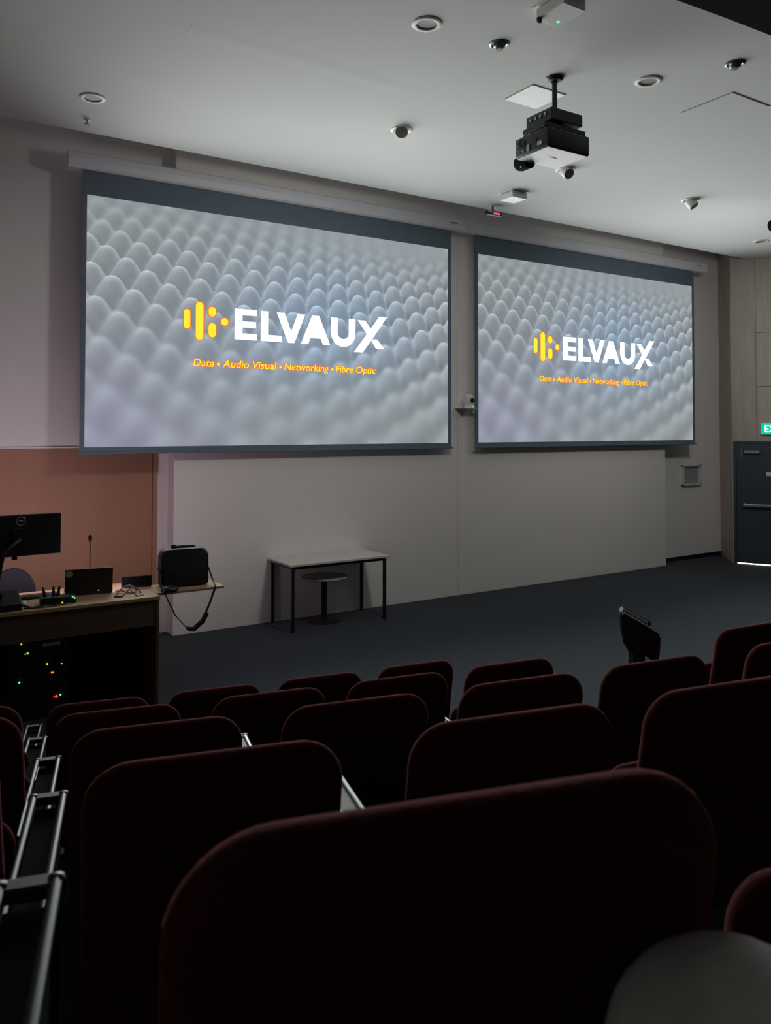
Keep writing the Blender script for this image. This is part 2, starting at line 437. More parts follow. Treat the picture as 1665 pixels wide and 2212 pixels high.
# ---------------------------------------------------------------- projected picture (egg crate foam slide)
def foam_picture(nx=800, ny=450):
    Hm = np.array([[0.71871, 1.3043, 2.17147], [0.32864, -0.22782, 2.54659], [-0.02957, 0.0299, 1.0]])
    Hi = np.linalg.inv(Hm)
    amp = 1.62
    sx, sy = 2.2, 12
    pad = 3.0
    u = np.linspace(-0.3, 16.3, int(nx * sx))
    v = np.linspace(-0.5, 9 + pad, int(ny * sy * (9.5 + pad) / 9))
    # peaks lie on the fitted plane; sample the plane one bump height lower
    U, V = np.meshgrid(u, v)
    q = np.stack([U, V, np.ones_like(U)], -1) @ Hi.T
    I = q[..., 0] / q[..., 2]
    J = q[..., 1] / q[..., 2]
    w = -0.02957 * I + 0.0299 * J + 1.0
    sc = 1.0 / np.clip(w, 0.3, 3)
    ci, cj = np.cos(2 * np.pi * I), np.cos(2 * np.pi * J)
    h = 0.5 + 0.25 * (ci + cj)
    hh = 1 - (1 - h) ** 1.45
    Vp = V + (1 - hh) * amp * sc
    gi = -0.25 * 2 * np.pi * np.sin(2 * np.pi * I)
    gj = -0.25 * 2 * np.pi * np.sin(2 * np.pi * J)
    # slope seen along the picture: towards the viewer = +i -j ; to the right = +i +j
    toward = (gi - gj)
    side = (gi + gj)
    lum = 0.535 + 0.115 * (hh - 0.6) + 0.055 * np.tanh(toward * 0.9) + 0.022 * np.tanh(side) - 0.035 * np.exp(-(hh / 0.30) ** 2)
    top = np.clip((h - 0.80) / 0.2, 0, 1)
    lum += 0.035 * top
    # a splat from far (small v) to near (large v): last write wins
    img = np.full((ny, nx), np.nan)
    dep = np.full((ny, nx), 1.0)
    px = np.clip(((U / 16) * nx), -1, nx).astype(int)
    py = ((Vp / 9) * ny)
    for r in range(U.shape[0]):
        yy = py[r].astype(int)
        ok = (yy >= 0) & (yy < ny) & (px[r] >= 0) & (px[r] < nx)
        img[yy[ok], px[r][ok]] = lum[r][ok]
        dep[yy[ok], px[r][ok]] = w[r][ok]
    for it in range(40):                         # close pin holes from above
        m = np.isnan(img)
        if not m.any():
            break
        sh = np.roll(img, 1, 0); sh[0] = img[0]
        dh = np.roll(dep, 1, 0)
        img[m] = sh[m]; dep[m] = dh[m]
    img = np.nan_to_num(img, nan=0.56)
    def blur(a, s):
        k = int(3 * s) + 1
        t = np.arange(-k, k + 1)
        g = np.exp(-t * t / (2 * s * s)); g /= g.sum()
        p = np.pad(a, k, mode='edge')
        p = np.apply_along_axis(lambda r_: np.convolve(r_, g, 'valid'), 1, p)
        return np.apply_along_axis(lambda r_: np.convolve(r_, g, 'valid'), 0, p)
    levels = [0.7, 2.2, 4.5, 8.0, 13.0]
    stack = [blur(img, s * nx / 800) for s in levels]
    yy, xx = np.mgrid[0:ny, 0:nx]
    uu, vv = (xx + 0.5) / nx, (yy + 0.5) / ny
    qq = np.stack([uu * 16, vv * 9, np.ones_like(uu)], -1) @ Hi.T
    ww = -0.02957 * qq[..., 0] / qq[..., 2] + 0.0299 * qq[..., 1] / qq[..., 2] + 1.0
    far = np.clip(ww - 1.07, 0, 1) * 15
    near = np.clip(0.945 - ww, 0, 1) * 16
    lev = np.clip(np.maximum(far, near), 0, len(levels) - 1.001)
    i0 = lev.astype(int); f = lev - i0
    st = np.stack(stack)
    a = np.take_along_axis(st, i0[None], 0)[0]; b = np.take_along_axis(st, (i0 + 1)[None], 0)[0]
    L = a * (1 - f) + b * f
    rng = np.random.default_rng(3)
    L = L + rng.normal(0, 0.006, L.shape) * (lev < 1.2)
    L = (L - 0.54) * 2.05 + 0.640
    # screen hot spot painted in as blue near the middle; lavender at the lower left
    blue = np.exp(-(((uu - 0.60) / 0.30) ** 2 + ((vv - 0.46) / 0.30) ** 2))
    lav = np.exp(-(((uu - 0.0) / 0.35) ** 2 + ((vv - 1.0) / 0.45) ** 2))
    r_ = L * (0.965 - 0.025 * blue) + 0.015 * lav
    g_ = L * (1.01 + 0.055 * blue) - 0.0 * lav
    b_ = L * (1.03 + 0.16 * blue) + 0.055 * lav
    rgb = np.clip(np.stack([r_, g_, b_], -1), 0, 1)
    return np.where(rgb <= 0.04045, rgb / 12.92, ((rgb + 0.055) / 1.055) ** 2.4)

def picture_mesh():
    nx, ny = 800, 450
    rgb = foam_picture(nx, ny)
    gx, gz = np.meshgrid(np.linspace(0, SCREEN_W, nx + 1), np.linspace(SCREEN_H, 0, ny + 1))
    co = np.stack([gx, np.zeros_like(gx), gz], -1).reshape(-1, 3)
    idx = np.arange((nx + 1) * (ny + 1)).reshape(ny + 1, nx + 1)
    quads = np.stack([idx[1:, :-1], idx[1:, 1:], idx[:-1, 1:], idx[:-1, :-1]], -1).reshape(-1, 4)
    me = bpy.data.meshes.new('picture')
    me.vertices.add(len(co))
    me.vertices.foreach_set('co', co.astype(np.float32).ravel())
    nf = len(quads)
    me.loops.add(nf * 4)
    me.polygons.add(nf)
    me.loops.foreach_set('vertex_index', quads.astype(np.int32).ravel())
    me.polygons.foreach_set('loop_start', np.arange(0, nf * 4, 4, dtype=np.int32))
    me.update(calc_edges=True)
    at = me.color_attributes.new('slide', 'FLOAT_COLOR', 'POINT')
    pad = np.pad(rgb, ((0, 1), (0, 1), (0, 0)), mode='edge')
    at.data.foreach_set('color', np.concatenate([pad, np.ones((ny + 1, nx + 1, 1))], -1).astype(np.float32).ravel())
    m = bpy.data.materials.new('projected_slide')
    m.use_nodes = True
    nt = m.node_tree
    nt.nodes.remove(nt.nodes['Principled BSDF'])
    e = nt.nodes.new('ShaderNodeEmission')
    a = nt.nodes.new('ShaderNodeAttribute')
    a.attribute_name = 'slide'
    nt.links.new(a.outputs['Color'], e.inputs['Color'])
    nt.links.new(e.outputs[0], nt.nodes['Material Output'].inputs['Surface'])
    me.materials.append(m)
    return me

def text_mesh(body, size, offset=0.0, shear=0.0, spacing=1.0):
    cu = bpy.data.curves.new('text_source', 'FONT')
    cu.body = body
    cu.size = size
    cu.offset = offset
    cu.shear = shear
    cu.space_character = spacing
    cu.resolution_u = 4
    o = bpy.data.objects.new('text_source', cu)
    C.objects.link(o)
    bpy.context.view_layer.update()
    dg = bpy.context.evaluated_depsgraph_get()
    me = bpy.data.meshes.new_from_object(o.evaluated_get(dg))
    bpy.data.objects.remove(o)
    return me

def pill(cx, v0, v1, w):
    r = w / 2
    out = []
    for k in range(13):
        a = R(180 * k / 12)
        out.append((cx + r * math.cos(a), v0 + r - r * math.sin(a)))
    for k in range(13):
        a = R(180 + 180 * k / 12)
        out.append((cx + r * math.cos(a), v1 - r - r * math.sin(a)))
    return out

LETTERS = {   # picture coordinates in metres from the top left corner of the slide
    'e': [[(1.619, 1.052), (1.889, 1.048), (1.889, 1.120), (1.712, 1.121), (1.712, 1.192), (1.880, 1.190), (1.880, 1.262), (1.712, 1.262), (1.712, 1.330), (1.889, 1.330), (1.889, 1.402), (1.619, 1.402)]],
    'l': [[(1.938, 1.052), (2.030, 1.052), (2.030, 1.328), (2.206, 1.328), (2.206, 1.402), (1.938, 1.402)]],
    'v': [[(2.140, 1.053), (2.242, 1.053), (2.328, 1.268), (2.413, 1.053), (2.512, 1.053), (2.368, 1.404), (2.288, 1.404)]],
    'a': [[(2.457, 1.404), (2.605, 1.056), (2.700, 1.056), (2.854, 1.404), (2.754, 1.404), (2.722, 1.330), (2.583, 1.330), (2.553, 1.404)]],
}
def u_letter():
    x0, x1, t, vb = 2.862, 3.208, 0.094, 1.412
    cx, ro = (x0 + x1) / 2, (x1 - x0) / 2
    ri = ro - t
    cy = vb - ro
    o = [(x0, 1.058)] + [(cx - ro * math.cos(R(180 * k / 16)), cy + ro * math.sin(R(180 * k / 16))) for k in range(17)] + [(x1, 1.058), (x1 - t, 1.058)]
    o += [(cx + ri * math.cos(R(180 * k / 16)), cy + ri * math.sin(R(180 * k / 16)) * 0.97) for k in range(17)] + [(x0 + t, 1.058)]
    return o
X_STROKES = [[(3.560, 0.998), (3.676, 0.998), (3.318, 1.466), (3.190, 1.466)],
             [(3.243, 1.064), (3.352, 1.064), (3.463, 1.196), (3.405, 1.272)],
             [(3.437, 1.296), (3.528, 1.290), (3.634, 1.405), (3.510, 1.412)]]

def flat(name, outlines, m, parent, y, hole=None):
    b = B()
    for o in outlines:
        b.prism([(a, SCREEN_H - c) for a, c in o], y, y + 0.0012)
    b.bm.normal_update()
    bmesh.ops.triangulate(b.bm, faces=[f for f in b.bm.faces if len(f.verts) > 4])
    return b.obj(name, m, parent)

PIC = picture_mesh()
TAG_Y = 1.727
WORDS = (('Data', 1.137, 1.379), ('\u2022', 1.410, 1.444), ('Audio', 1.479, 1.796), ('Visual', 1.838, 2.141), ('\u2022', 2.175, 2.209), ('Networking', 2.240, 2.833), ('\u2022', 2.868, 2.902), ('Fibre', 2.933, 3.178), ('Optic', 3.220, 3.504))
def word_mesh(body, x0, x1, off, m_, y, grow):
    if body == '\u2022':
        cx, r_ = (x0 + x1) / 2, (x1 - x0) / 2 + grow
        b = B().prism([(cx + r_ * math.cos(R(a)), SCREEN_H - 1.697 + r_ * math.sin(R(a))) for a in range(0, 360, 20)], y, y + 0.0012)
        me = bpy.data.meshes.new('tagline_dot')
        b.bm.to_mesh(me)
        b.bm.free()
    else:
        me = text_mesh(body, 0.1, off, 0.16)
        xs_ = [v.co.x for v in me.vertices]
        mn, k = min(xs_), (x1 - x0 + 2 * grow) / (max(xs_) - min(xs_))
        for v in me.vertices:
            v.co = Vector((x0 - grow + (v.co.x - mn) * k, y, SCREEN_H - TAG_Y + v.co.y * 1.17))
    me.materials.append(m_)
    return me
TAG_MESHES = []
for body, x0, x1 in WORDS:
    TAG_MESHES.append(('tagline_word' if len(body) > 1 else 'tagline_dot', word_mesh(body, x0, x1, 0.0009, M['logo_yellow'], -0.0030, 0.0)))
    TAG_MESHES.append(('tagline_word_bloom' if len(body) > 1 else 'tagline_dot_bloom', word_mesh(body, x0, x1, 0.0062, M['bloom_orange'], -0.0018, 0.007)))  # bloom halo drawn as a larger orange copy behind each word

def screen(x, label, hx0, hx1):
    t = thing('projection_screen', label, 'projection screen', (x, SCREEN_Y, SCREEN_Z0), 0, 'pair of pull-down projection screens')
    # black masking fabric
    B().box(-0.048, SCREEN_W + 0.058, 0.002, 0.006, -0.05, 2.90).obj('border', M['border'], t, label='dark grey masking border')
    p = bpy.data.objects.new('picture', PIC)
    C.objects.link(p)
    p.parent = t
    p['label'] = 'projected slide of pale foam bumps with the logo and tagline'
    for nm, o in LETTERS.items():
        flat('logo_letter', o, M['logo_white'], p, -0.0030)
    flat('logo_letter', [u_letter()], M['logo_white'], p, -0.0030)
    flat('logo_letter', X_STROKES, M['logo_white'], p, -0.0030)
    bars = ((1.064, 1.101, 1.321, 0.078), (1.207, 1.011, 1.438, 0.093), (1.353, 1.054, 1.167, 0.091), (1.354, 1.236, 1.399, 0.092), (1.499, 1.169, 1.259, 0.0899))
    for (cx, v0, v1, w) in bars:
        h = flat('logo_bar_bloom', [pill(cx, v0 - 0.007, v1 + 0.007, w + 0.014)], M['bloom_orange'], p, -0.0018)  # orange bloom painted as a larger bar behind the yellow one
        flat('logo_bar', [pill(cx, v0 + 0.002, v1 - 0.002, w - 0.006)], M['logo_yellow'], p, -0.0030)
    for nm, me in TAG_MESHES:
        o = bpy.data.objects.new(nm, me)
        C.objects.link(o)
        o.parent = p
    # casing at the top, weighted bar at the bottom
    z0, z1 = 2.865, 3.035
    prof = [(0.118, z0), (-0.03, z0), (-0.052, z0 + 0.02), (-0.062, z0 + 0.09), (-0.05, z1 - 0.015), (-0.03, z1), (0.118, z1)]
    hs = B().prism(prof, hx0 - x + 0.012, hx1 - x - 0.012, axis='x').obj('casing', M['housing'], t, label='long pale grey screen casing')
    for e0, e1 in ((hx0 - x, hx0 - x + 0.014), (hx1 - x - 0.014, hx1 - x)):
        B().prism([(a, b + (-0.004 if b == z0 else 0.004 if b == z1 else 0)) for a, b in prof], e0, e1, axis='x').obj('end_cap', M['housing'], t)
    B().box(hx1 - x - 0.28, hx1 - x - 0.18, -0.0655, -0.055, z0 + 0.09, z0 + 0.105).obj('casing_badge', M['lampdark'], t)
    B().box(-0.075, SCREEN_W + 0.075, -0.010, 0.018, -0.075, -0.048, 0.005).obj('bottom_bar', M['border'], t)
    return t
screen(SCREEN_X[0], 'pull-down projection screen showing the foam slide, above the white table', -0.19, 4.945)
screen(SCREEN_X[1], 'pull-down projection screen showing the foam slide, nearer the exit door', 4.965, 10.19)

# wall camera between the screens
wc = thing('wall_camera', 'white robotic camera on a bracket between the two screens', 'camera', (4.95, 0, 2.56))
B().box(-0.10, 0.10, -0.014, 0.0, -0.01, 0.10, 0.003).obj('wall_plate', M['whiteplastic'], wc)
B().box(-0.10, 0.13, -0.20, -0.012, -0.012, 0.0, 0.003).obj('bracket', M['whiteplastic'], wc)
B().lathe([(0, 0.0), (0.066, 0.0), (0.066, 0.035), (0.055, 0.045), (0, 0.045)], (0.055, -0.115, 0.001)).obj('base', M['whiteplastic'], wc, 'angle')
B().prism([(-0.062, 0.04), (0.062, 0.04), (0.062, 0.115)] + [(0.062 * math.cos(R(a)), 0.115 + 0.062 * math.sin(R(a))) for a in range(15, 180, 15)] + [(-0.062, 0.115)], -0.06, 0.06, 0.02, 3).xf(Matrix.Translation((0.055, -0.115, 0))).obj('head', M['whiteplastic'], wc, 'angle')
B().lathe([(0, 0), (0.030, 0), (0.034, -0.02), (0.034, -0.03)], (0, 0, 0)).xf(Matrix.Translation((0.07, -0.192, 0.095)) @ Matrix.Rotation(R(90), 4, 'X')).obj('lens', M['blackplastic'], wc, 'angle')
B().lathe([(0, 0.008), (0.008, 0), (0, -0.008)], (0.09, -0.184, 0.018), 12).obj('status_light', M['led_green'], wc)

# notice frame on the right of the front wall
nf_ = thing('notice_frame', 'small square notice frame with pale metal rim on the wall', 'frame', (10.19, RECESS, 1.46))
B().box(-0.22, 0.22, -0.012, 0.0, -0.155, 0.155).obj('backing', M['paper'], nf_)
for (a, b_, c_, d_) in ((-0.25, 0.25, 0.15, 0.178), (-0.25, 0.25, -0.178, -0.15), (-0.25, -0.215, -0.178, 0.178), (0.215, 0.25, -0.178, 0.178)):
    B().box(a, b_, -0.05, 0.0, c_, d_, 0.004).obj('rim', M['dullwhite'], nf_)

# exit sign
ex = thing('exit_sign', 'lit green exit sign above the dark door', 'sign')
wb(0.43, 0.84, 0.0, 0.05, 2.172, 2.368, 0.006).obj('casing', M['whiteplastic'], ex)
wb(0.440, 0.83, 0.049, 0.053, 2.182, 2.358).obj('face', M['exitgreen'], ex)
et = text_mesh('EXIT', 0.15, 0.004, 0, 1.05)
xs_ = [v.co.x for v in et.vertices]
ys_ = [v.co.y for v in et.vertices]
sgn = 1 if ROOM < 0 else -1
for v in et.vertices:
    s = 0.49 + (v.co.x - min(xs_)) / (max(xs_) - min(xs_)) * 0.29
    z = 2.212 + (v.co.y - min(ys_)) / (max(ys_) - min(ys_)) * 0.118
    v.co = WMAT @ Vector((s, -0.0545 if ROOM < 0 else 0.0545, z))
et.materials.append(M['exitwhite'])
eo = bpy.data.objects.new('lettering', et)
C.objects.link(eo)
eo.parent = ex
eo['label'] = 'white letters EXIT'

# ---------------------------------------------------------------- ceiling fittings
def downlight(x, y, label, r=0.105):
    t = thing('recessed_downlight', label, 'downlight', (x, y, HC), 0, 'unlit recessed downlights')
    B().lathe([(r, 0.0), (r, -0.008), (r - 0.012, -0.014), (r - 0.03, -0.010), (r - 0.032, 0.0)], seg=32, close=True).obj('trim_ring', M['dullwhite'], t, 'angle')
    B().lathe([(r - 0.031, -0.002), (r - 0.036, -0.0015), (0.0, -0.0010)], seg=32).obj('reflector', M['lampdark'], t, True)
    return t
downlight(1.443, -4.135, 'unlit recessed downlight in the ceiling, furthest back over the seats')
downlight(3.509, -4.362, 'unlit recessed downlight in the ceiling, beside the large access hatch')
downlight(-0.262, -1.563, 'unlit recessed downlight in the ceiling above the lectern corner')
downlight(9.501, -1.585, 'unlit recessed downlight in the ceiling near the timber wall', 0.11)

def small_spot(x, y, label):
    t = thing('chrome_spot', label, 'spotlight', (x, y, HC), 0, 'small chrome ceiling spots')
    B().lathe([(0.075, 0.0), (0.075, -0.006), (0.06, -0.012), (0.05, -0.004)], seg=24).obj('trim_ring', M['chrome'], t, 'angle')
    B().lathe([(0.05, -0.004), (0.042, -0.024), (0.02, -0.036), (0.0, -0.04)], seg=16).obj('bulb', M['chrome'], t)
    B().lathe([(0.030, -0.030), (0.026, -0.044), (0.0, -0.045)], seg=12).obj('bulb_tip', M['lampdark'], t)
    return t
small_spot(2.066, -4.183, 'small chrome ceiling spot between downlight and hanging projector')
small_spot(3.823, -4.934, 'small chrome ceiling spot close to the dark bulkhead')

def eyeball(x, y, aim, label):
    t = thing('eyeball_spot', label, 'spotlight', (x, y, HC), 0, 'white swivelling eyeball spots')
    B().lathe([(0.105, 0.0), (0.105, -0.008), (0.085, -0.014), (0.07, -0.006)], seg=28).obj('trim_ring', M['dullwhite'], t, 'angle')
    d_ = Vector(aim).normalized()
    q = Vector((0, 0, -1)).rotation_difference(d_).to_matrix().to_4x4()
    B().lathe([(0.0, 0.03), (0.062, 0.02), (0.065, -0.02), (0.062, -0.082), (0.059, -0.087), (0.054, -0.080), (0, -0.080)], seg=28).xf(Matrix.Translation((0, 0, -0.018)) @ q).obj('barrel', M['dullwhite'], t, 'angle')
    B().lathe([(0.055, -0.083), (0, -0.0835)], seg=28).xf(Matrix.Translation((0, 0, -0.018)) @ q).obj('dark_face', M['lampdark'], t)
    return t
eyeball(2.39, -2.39, (-0.52, -0.78, -0.42), 'white swivelling eyeball spot turned to the seats, nearest the lectern')
eyeball(4.555, -2.394, (-0.12, -0.78, -0.62), 'white swivelling eyeball spot just beyond the hanging projector')
eyeball(6.716, -2.39, (0.22, -0.50, -0.75), 'white swivelling eyeball spot turned towards the exit side wall')

def sensor_box(x, y, w, d_, h, label, led, knob=False):
    t = thing('wireless_access_point', label, 'access point', (x, y, HC))
    B().box(-w / 2 - 0.02, w / 2 + 0.02, -d_ / 2 - 0.02, d_ / 2 + 0.02, -0.006, 0.0).obj('mount_plate', M['dullwhite'], t)
    B().box(-w / 2, w / 2, -d_ / 2, d_ / 2, -h, -0.012, 0.006).obj('case', M['whiteplastic'], t)
    B().lathe([(0, -0.004), (0.011, 0.0), (0, 0.004)], (led[0], led[1], -h - 0.001), 12).obj('status_light', M['led_green'], t)
    if knob:
        B().lathe([(0, -0.035), (0.016, -0.03), (0.02, 0.0)], (-w / 2 + 0.01, d_ / 2 - 0.02, -h + 0.005), 14).obj('knob', M['blackplastic'], t)
    return t
sensor_box(4.665, -1.42, 0.23, 0.23, 0.085, 'white ceiling box with green light beside the screen casing', (-0.03, -0.09))
sensor_box(2.04, -4.84, 0.20, 0.26, 0.085, 'white ceiling box with green light cut by the picture top', (0.045, 0.07), True)

sn = thing('ceiling_sensor', 'small dark ceiling sensor with glowing pink strip', 'sensor', (4.83, -0.84, HC))
B().tube([(0, 0, 0), (0, 0, -0.07)], 0.012).obj('stem', M['blackplastic'], sn)
B().box(-0.10, 0.13, -0.03, 0.03, -0.115, -0.065, 0.005).obj('case', M['blackplastic'], sn)
B().box(-0.01, 0.10, -0.034, -0.029, -0.108, -0.08, 0.002).obj('pink_light', M['led_pink'], sn, label='glowing pink strip')
B().box(-0.10, -0.03, -0.034, -0.029, -0.095, -0.066, 0.002).obj('sensor_window', M['steel'], sn)

sk = thing('sprinkler_head', 'tiny sprinkler head in the ceiling above the lectern', 'sprinkler', (-0.197, -1.033, HC))
B().lathe([(0.035, 0.0), (0.03, -0.006), (0.012, -0.01), (0.010, -0.03), (0, -0.03)], seg=16).obj('body', M['dullwhite'], sk)
B().lathe([(0.0, -0.05), (0.026, -0.048), (0.026, -0.052), (0, -0.054)], seg=12).obj('deflector', M['lampdark'], sk)
B().tube([(0, 0, -0.025), (0, 0, -0.052)], 0.005).obj('stem', M['lampdark'], sk)

def projector(x, y, label, rz=0.0):
    t = thing('ceiling_projector', label, 'projector', (x, y, HC), rz, 'ceiling projectors')
    zb = 4.45 - HC
    B().lathe([(0, 0), (0.072, 0.0), (0.072, -0.01), (0.055, -0.03), (0.03, -0.034)], (0.06, 0.03, 0), 28).obj('ceiling_flange', M['blackplastic'], t, 'angle')
    B().tube([(0.06, 0.03, -0.01), (0.06, 0.03, -0.34)], 0.021, 20).obj('pole', M['blackplastic'], t, 'angle')
    mnt = B()
    mnt.box(-0.14, 0.20, -0.14, 0.15, -0.430, -0.335, 0.006)
    mo = mnt.obj('mount_box', M['projector'], t)
    for k in range(4):
        B().lathe([(0, 0), (0.012, 0), (0.012, 0.01), (0, 0.01)], seg=10).xf(Matrix.Translation((-0.142, 0.09 - k * 0.055, -0.375)) @ Matrix.Rotation(R(-90), 4, 'Y')).obj('adjust_screw', M['steel'], mo)
    B().box(-0.19, 0.255, -0.12, 0.14, -0.492, -0.448, 0.008).obj('mount_plate', M['blackplastic'], t)
    B().tube([(0.02, 0.0, -0.42), (0.02, 0.0, -0.455)], 0.07, 20).obj('swivel', M['blackplastic'], t, 'angle')
    for (a, b_) in ((-0.13, -0.07), (-0.13, 0.10), (0.18, -0.07), (0.18, 0.10)):
        B().tube([(a, b_, -0.485), (a, b_, -0.53)], 0.012, 8).obj('mount_leg', M['blackplastic'], t)
    body = B().box(-0.228, 0.228, -0.19, 0.19, zb + 0.004, zb + 0.160, 0.016, 3).obj('body', M['projector'], t, 'angle')
    B().box(-0.216, 0.216, -0.178, 0.178, zb - 0.001, zb + 0.006, 0.002).obj('underside', M['whiteplastic'], t, label='pale underside')
    B().box(-0.05, 0.03, -0.02, -0.012, zb - 0.003, zb).obj('vent_slot', M['lampdark'], t)
    # connector side
    for k, (yy, zz, w, h) in enumerate(((-0.10, 0.05, 0.05, 0.03), (-0.03, 0.09, 0.06, 0.025), (0.03, 0.05, 0.035, 0.05), (0.10, 0.095, 0.06, 0.05), (0.09, 0.04, 0.03, 0.02))):
        B().box(-0.235, -0.222, yy - w / 2, yy + w / 2, zb + zz - h / 2, zb + zz + h / 2, 0.002).obj('connector', M['blackplastic'] if k % 2 else M['steel'], body)
    B().tube([(-0.234, 0.11, zb + 0.03), (-0.255, 0.12, zb + 0.045), (-0.25, 0.14, zb + 0.09), (-0.235, 0.13, zb + 0.13), (-0.17, 0.10, zb + 0.20)], 0.006, 8).obj('cable', M['palecable'], t, True)
    # lens on the screen side
    ln = B().lathe([(0, 0.0), (0.066, 0.0), (0.066, 0.10), (0.056, 0.13), (0.044, 0.125), (0, 0.12)], seg=28).xf(Matrix.Translation((-0.085, 0.175, zb + 0.020)) @ Matrix.Rotation(R(-90), 4, 'X')).obj('lens', M['blackplastic'], t, 'angle')
    ln.data.materials[0] = M['matteblack']
    for dx in (-0.018, 0.012):
        B().lathe([(0, -0.004), (0.0065, 0), (0, 0.004)], seg=10).xf(Matrix.Translation((-0.125 + dx, 0.215, zb - 0.035))).obj('status_light', M['led_green'], ln)
    return t
projector(2.76, -4.02, 'black projector with pale underside hanging from the ceiling pole')
projector(6.42, -3.98, 'black projector hanging from the ceiling, cut by the picture edge')

# ---------------------------------------------------------------- stage furniture
tb = thing('folding_table', 'white topped table with dark legs against the front wall', 'table', (2.74, -0.32, 0))
B().box(-0.65, 0.65, -0.31, 0.31, 0.735, 0.76, 0.003).obj('tabletop', M['tabletop'], tb)
for (a, b_, c_, d_) in ((-0.62, 0.62, -0.28, -0.255), (-0.62, 0.62, 0.255, 0.28), (-0.62, -0.595, -0.28, 0.28), (0.595, 0.62, -0.28, 0.28)):
    B().box(a, b_, c_, d_, 0.70, 0.735).obj('rail', M['tablesteel'], tb)
for sx in (-1, 1):
    for sy in (-1, 1):
        B().box(sx * 0.605 - 0.017, sx * 0.605 + 0.017, sy * 0.268 - 0.017, sy * 0.268 + 0.017, 0.0, 0.735, 0.003).obj('leg', M['tablesteel'], tb)

st = thing('pedestal_stool', 'round grey topped pedestal stool under the white table', 'stool', (2.70, -0.27, 0))
B().lathe([(0, 0.505), (0.27, 0.508), (0.28, 0.516), (0.275, 0.526), (0, 0.528)], seg=32).obj('seat', M['greyseat'], st, 'angle')
B().tube([(0, 0, 0.02), (0, 0, 0.505)], 0.034, 16).obj('post', M['tablesteel'], st, 'angle')
B().lathe([(0, 0), (0.20, 0.0), (0.20, 0.012), (0.06, 0.03), (0, 0.035)], seg=28).obj('base', M['tablesteel'], st, 'angle')

# lectern desk with side shelf
DX0, DX1, DY0, DY1, DH = -1.75, 0.20, -2.10, -1.36, 0.90
ld_ = thing('lectern_desk', 'wooden lectern desk with dark open front full of equipment', 'desk', (0, 0, 0))
B().box(DX0, DX1, DY0, DY1, DH - 0.03, DH, 0.004).obj('worktop', M['desk'], ld_)
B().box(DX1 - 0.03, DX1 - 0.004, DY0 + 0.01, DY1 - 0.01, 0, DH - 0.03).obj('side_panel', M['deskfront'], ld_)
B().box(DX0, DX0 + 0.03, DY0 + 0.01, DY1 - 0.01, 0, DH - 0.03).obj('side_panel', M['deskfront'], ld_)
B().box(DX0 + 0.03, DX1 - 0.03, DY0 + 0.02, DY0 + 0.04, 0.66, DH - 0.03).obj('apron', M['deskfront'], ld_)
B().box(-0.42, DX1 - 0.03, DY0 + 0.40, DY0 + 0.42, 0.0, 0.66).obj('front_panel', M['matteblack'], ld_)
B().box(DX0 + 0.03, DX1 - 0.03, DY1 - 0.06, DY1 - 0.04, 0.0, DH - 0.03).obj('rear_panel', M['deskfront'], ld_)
sh = B().box(DX1, 0.80, -1.98, -1.62, DH - 0.022, DH, 0.003).obj('side_shelf', M['desk'], ld_, label='pale wooden side shelf')
B().box(DX1 - 0.02, 0.70, -1.72, -1.69, DH - 0.045, DH - 0.022).obj('shelf_batten', M['deskfront'], sh)

rk = thing('equipment_rack', 'black equipment rack with small coloured lights inside the lectern', 'rack', (-0.68, -1.90, 0))
B().box(-0.22, -0.20, 0.02, 0.36, 0.0, 0.64).obj('rack_side', M['blackplastic'], rk)
B().box(0.20, 0.22, 0.02, 0.36, 0.0, 0.64).obj('rack_side', M['blackplastic'], rk)
units = []
for k in range(6):
    units.append(B().box(-0.20, 0.20, 0.015, 0.34, 0.03 + k * 0.10, 0.115 + k * 0.10, 0.003).obj('rack_unit', M['blackplastic'], rk))
B().box(0.02, 0.15, 0.004, 0.016, 0.565, 0.590).obj('label_plate', M['whiteplastic'], units[5], label='pale label plate')
for (x, z, m_, s) in ((-0.812, 0.625, 'led_green', 0.9), (-0.814, 0.605, 'led_lime', 0.9), (-0.768, 0.528, 'led_lime', 1.0), (-0.785, 0.524, 'led_lime', 0.7),
                      (-0.626, 0.424, 'led_lime', 1.0), (-0.581, 0.351, 'led_orange', 0.8), (-0.592, 0.351, 'led_orange', 0.8), (-0.517, 0.410, 'led_white', 0.6),
                      (-0.825, 0.313, 'led_green', 0.9), (-0.555, 0.159, 'led_red', 1.5), (-0.570, 0.157, 'led_red', 0.8), (-0.524, 0.166, 'led_green', 0.8)):
    B().lathe([(0, -0.009 * s), (0.009 * s, 0), (0, 0.009 * s)], (x + 0.68, 0.008, z), 10).obj('indicator_light', M[m_], rk)

mn = thing('desktop_monitor', 'black desktop monitor seen from behind on the lectern', 'monitor', (-0.81, -1.72, DH), R(3))
mb = B().box(-0.305, 0.305, -0.022, 0.022, 0.362, 0.690, 0.006).obj('back_shell', M['blackplastic'], mn)
B().box(-0.295, 0.295, 0.022, 0.024, 0.372, 0.680).obj('display', M['display'], mn, label='lit display facing the wall')
B().box(-0.06, 0.06, -0.05, -0.02, 0.47, 0.59, 0.008).obj('arm_mount', M['blackplastic'], mn)
ring = [(0.034 * math.cos(R(a)), 0, 0.640 + 0.034 * math.sin(R(a))) for a in range(0, 361, 15)]
B().tube([(x, -0.024, z) for x, y, z in ring], 0.004, 6, False).obj('emblem_ring', M['emblem'], mb)
B().tube([(-0.024, -0.024, 0.634), (-0.008, -0.024, 0.648), (0.006, -0.024, 0.636), (0.024, -0.024, 0.646)], 0.004, 6).obj('emblem_mark', M['emblem'], mb)
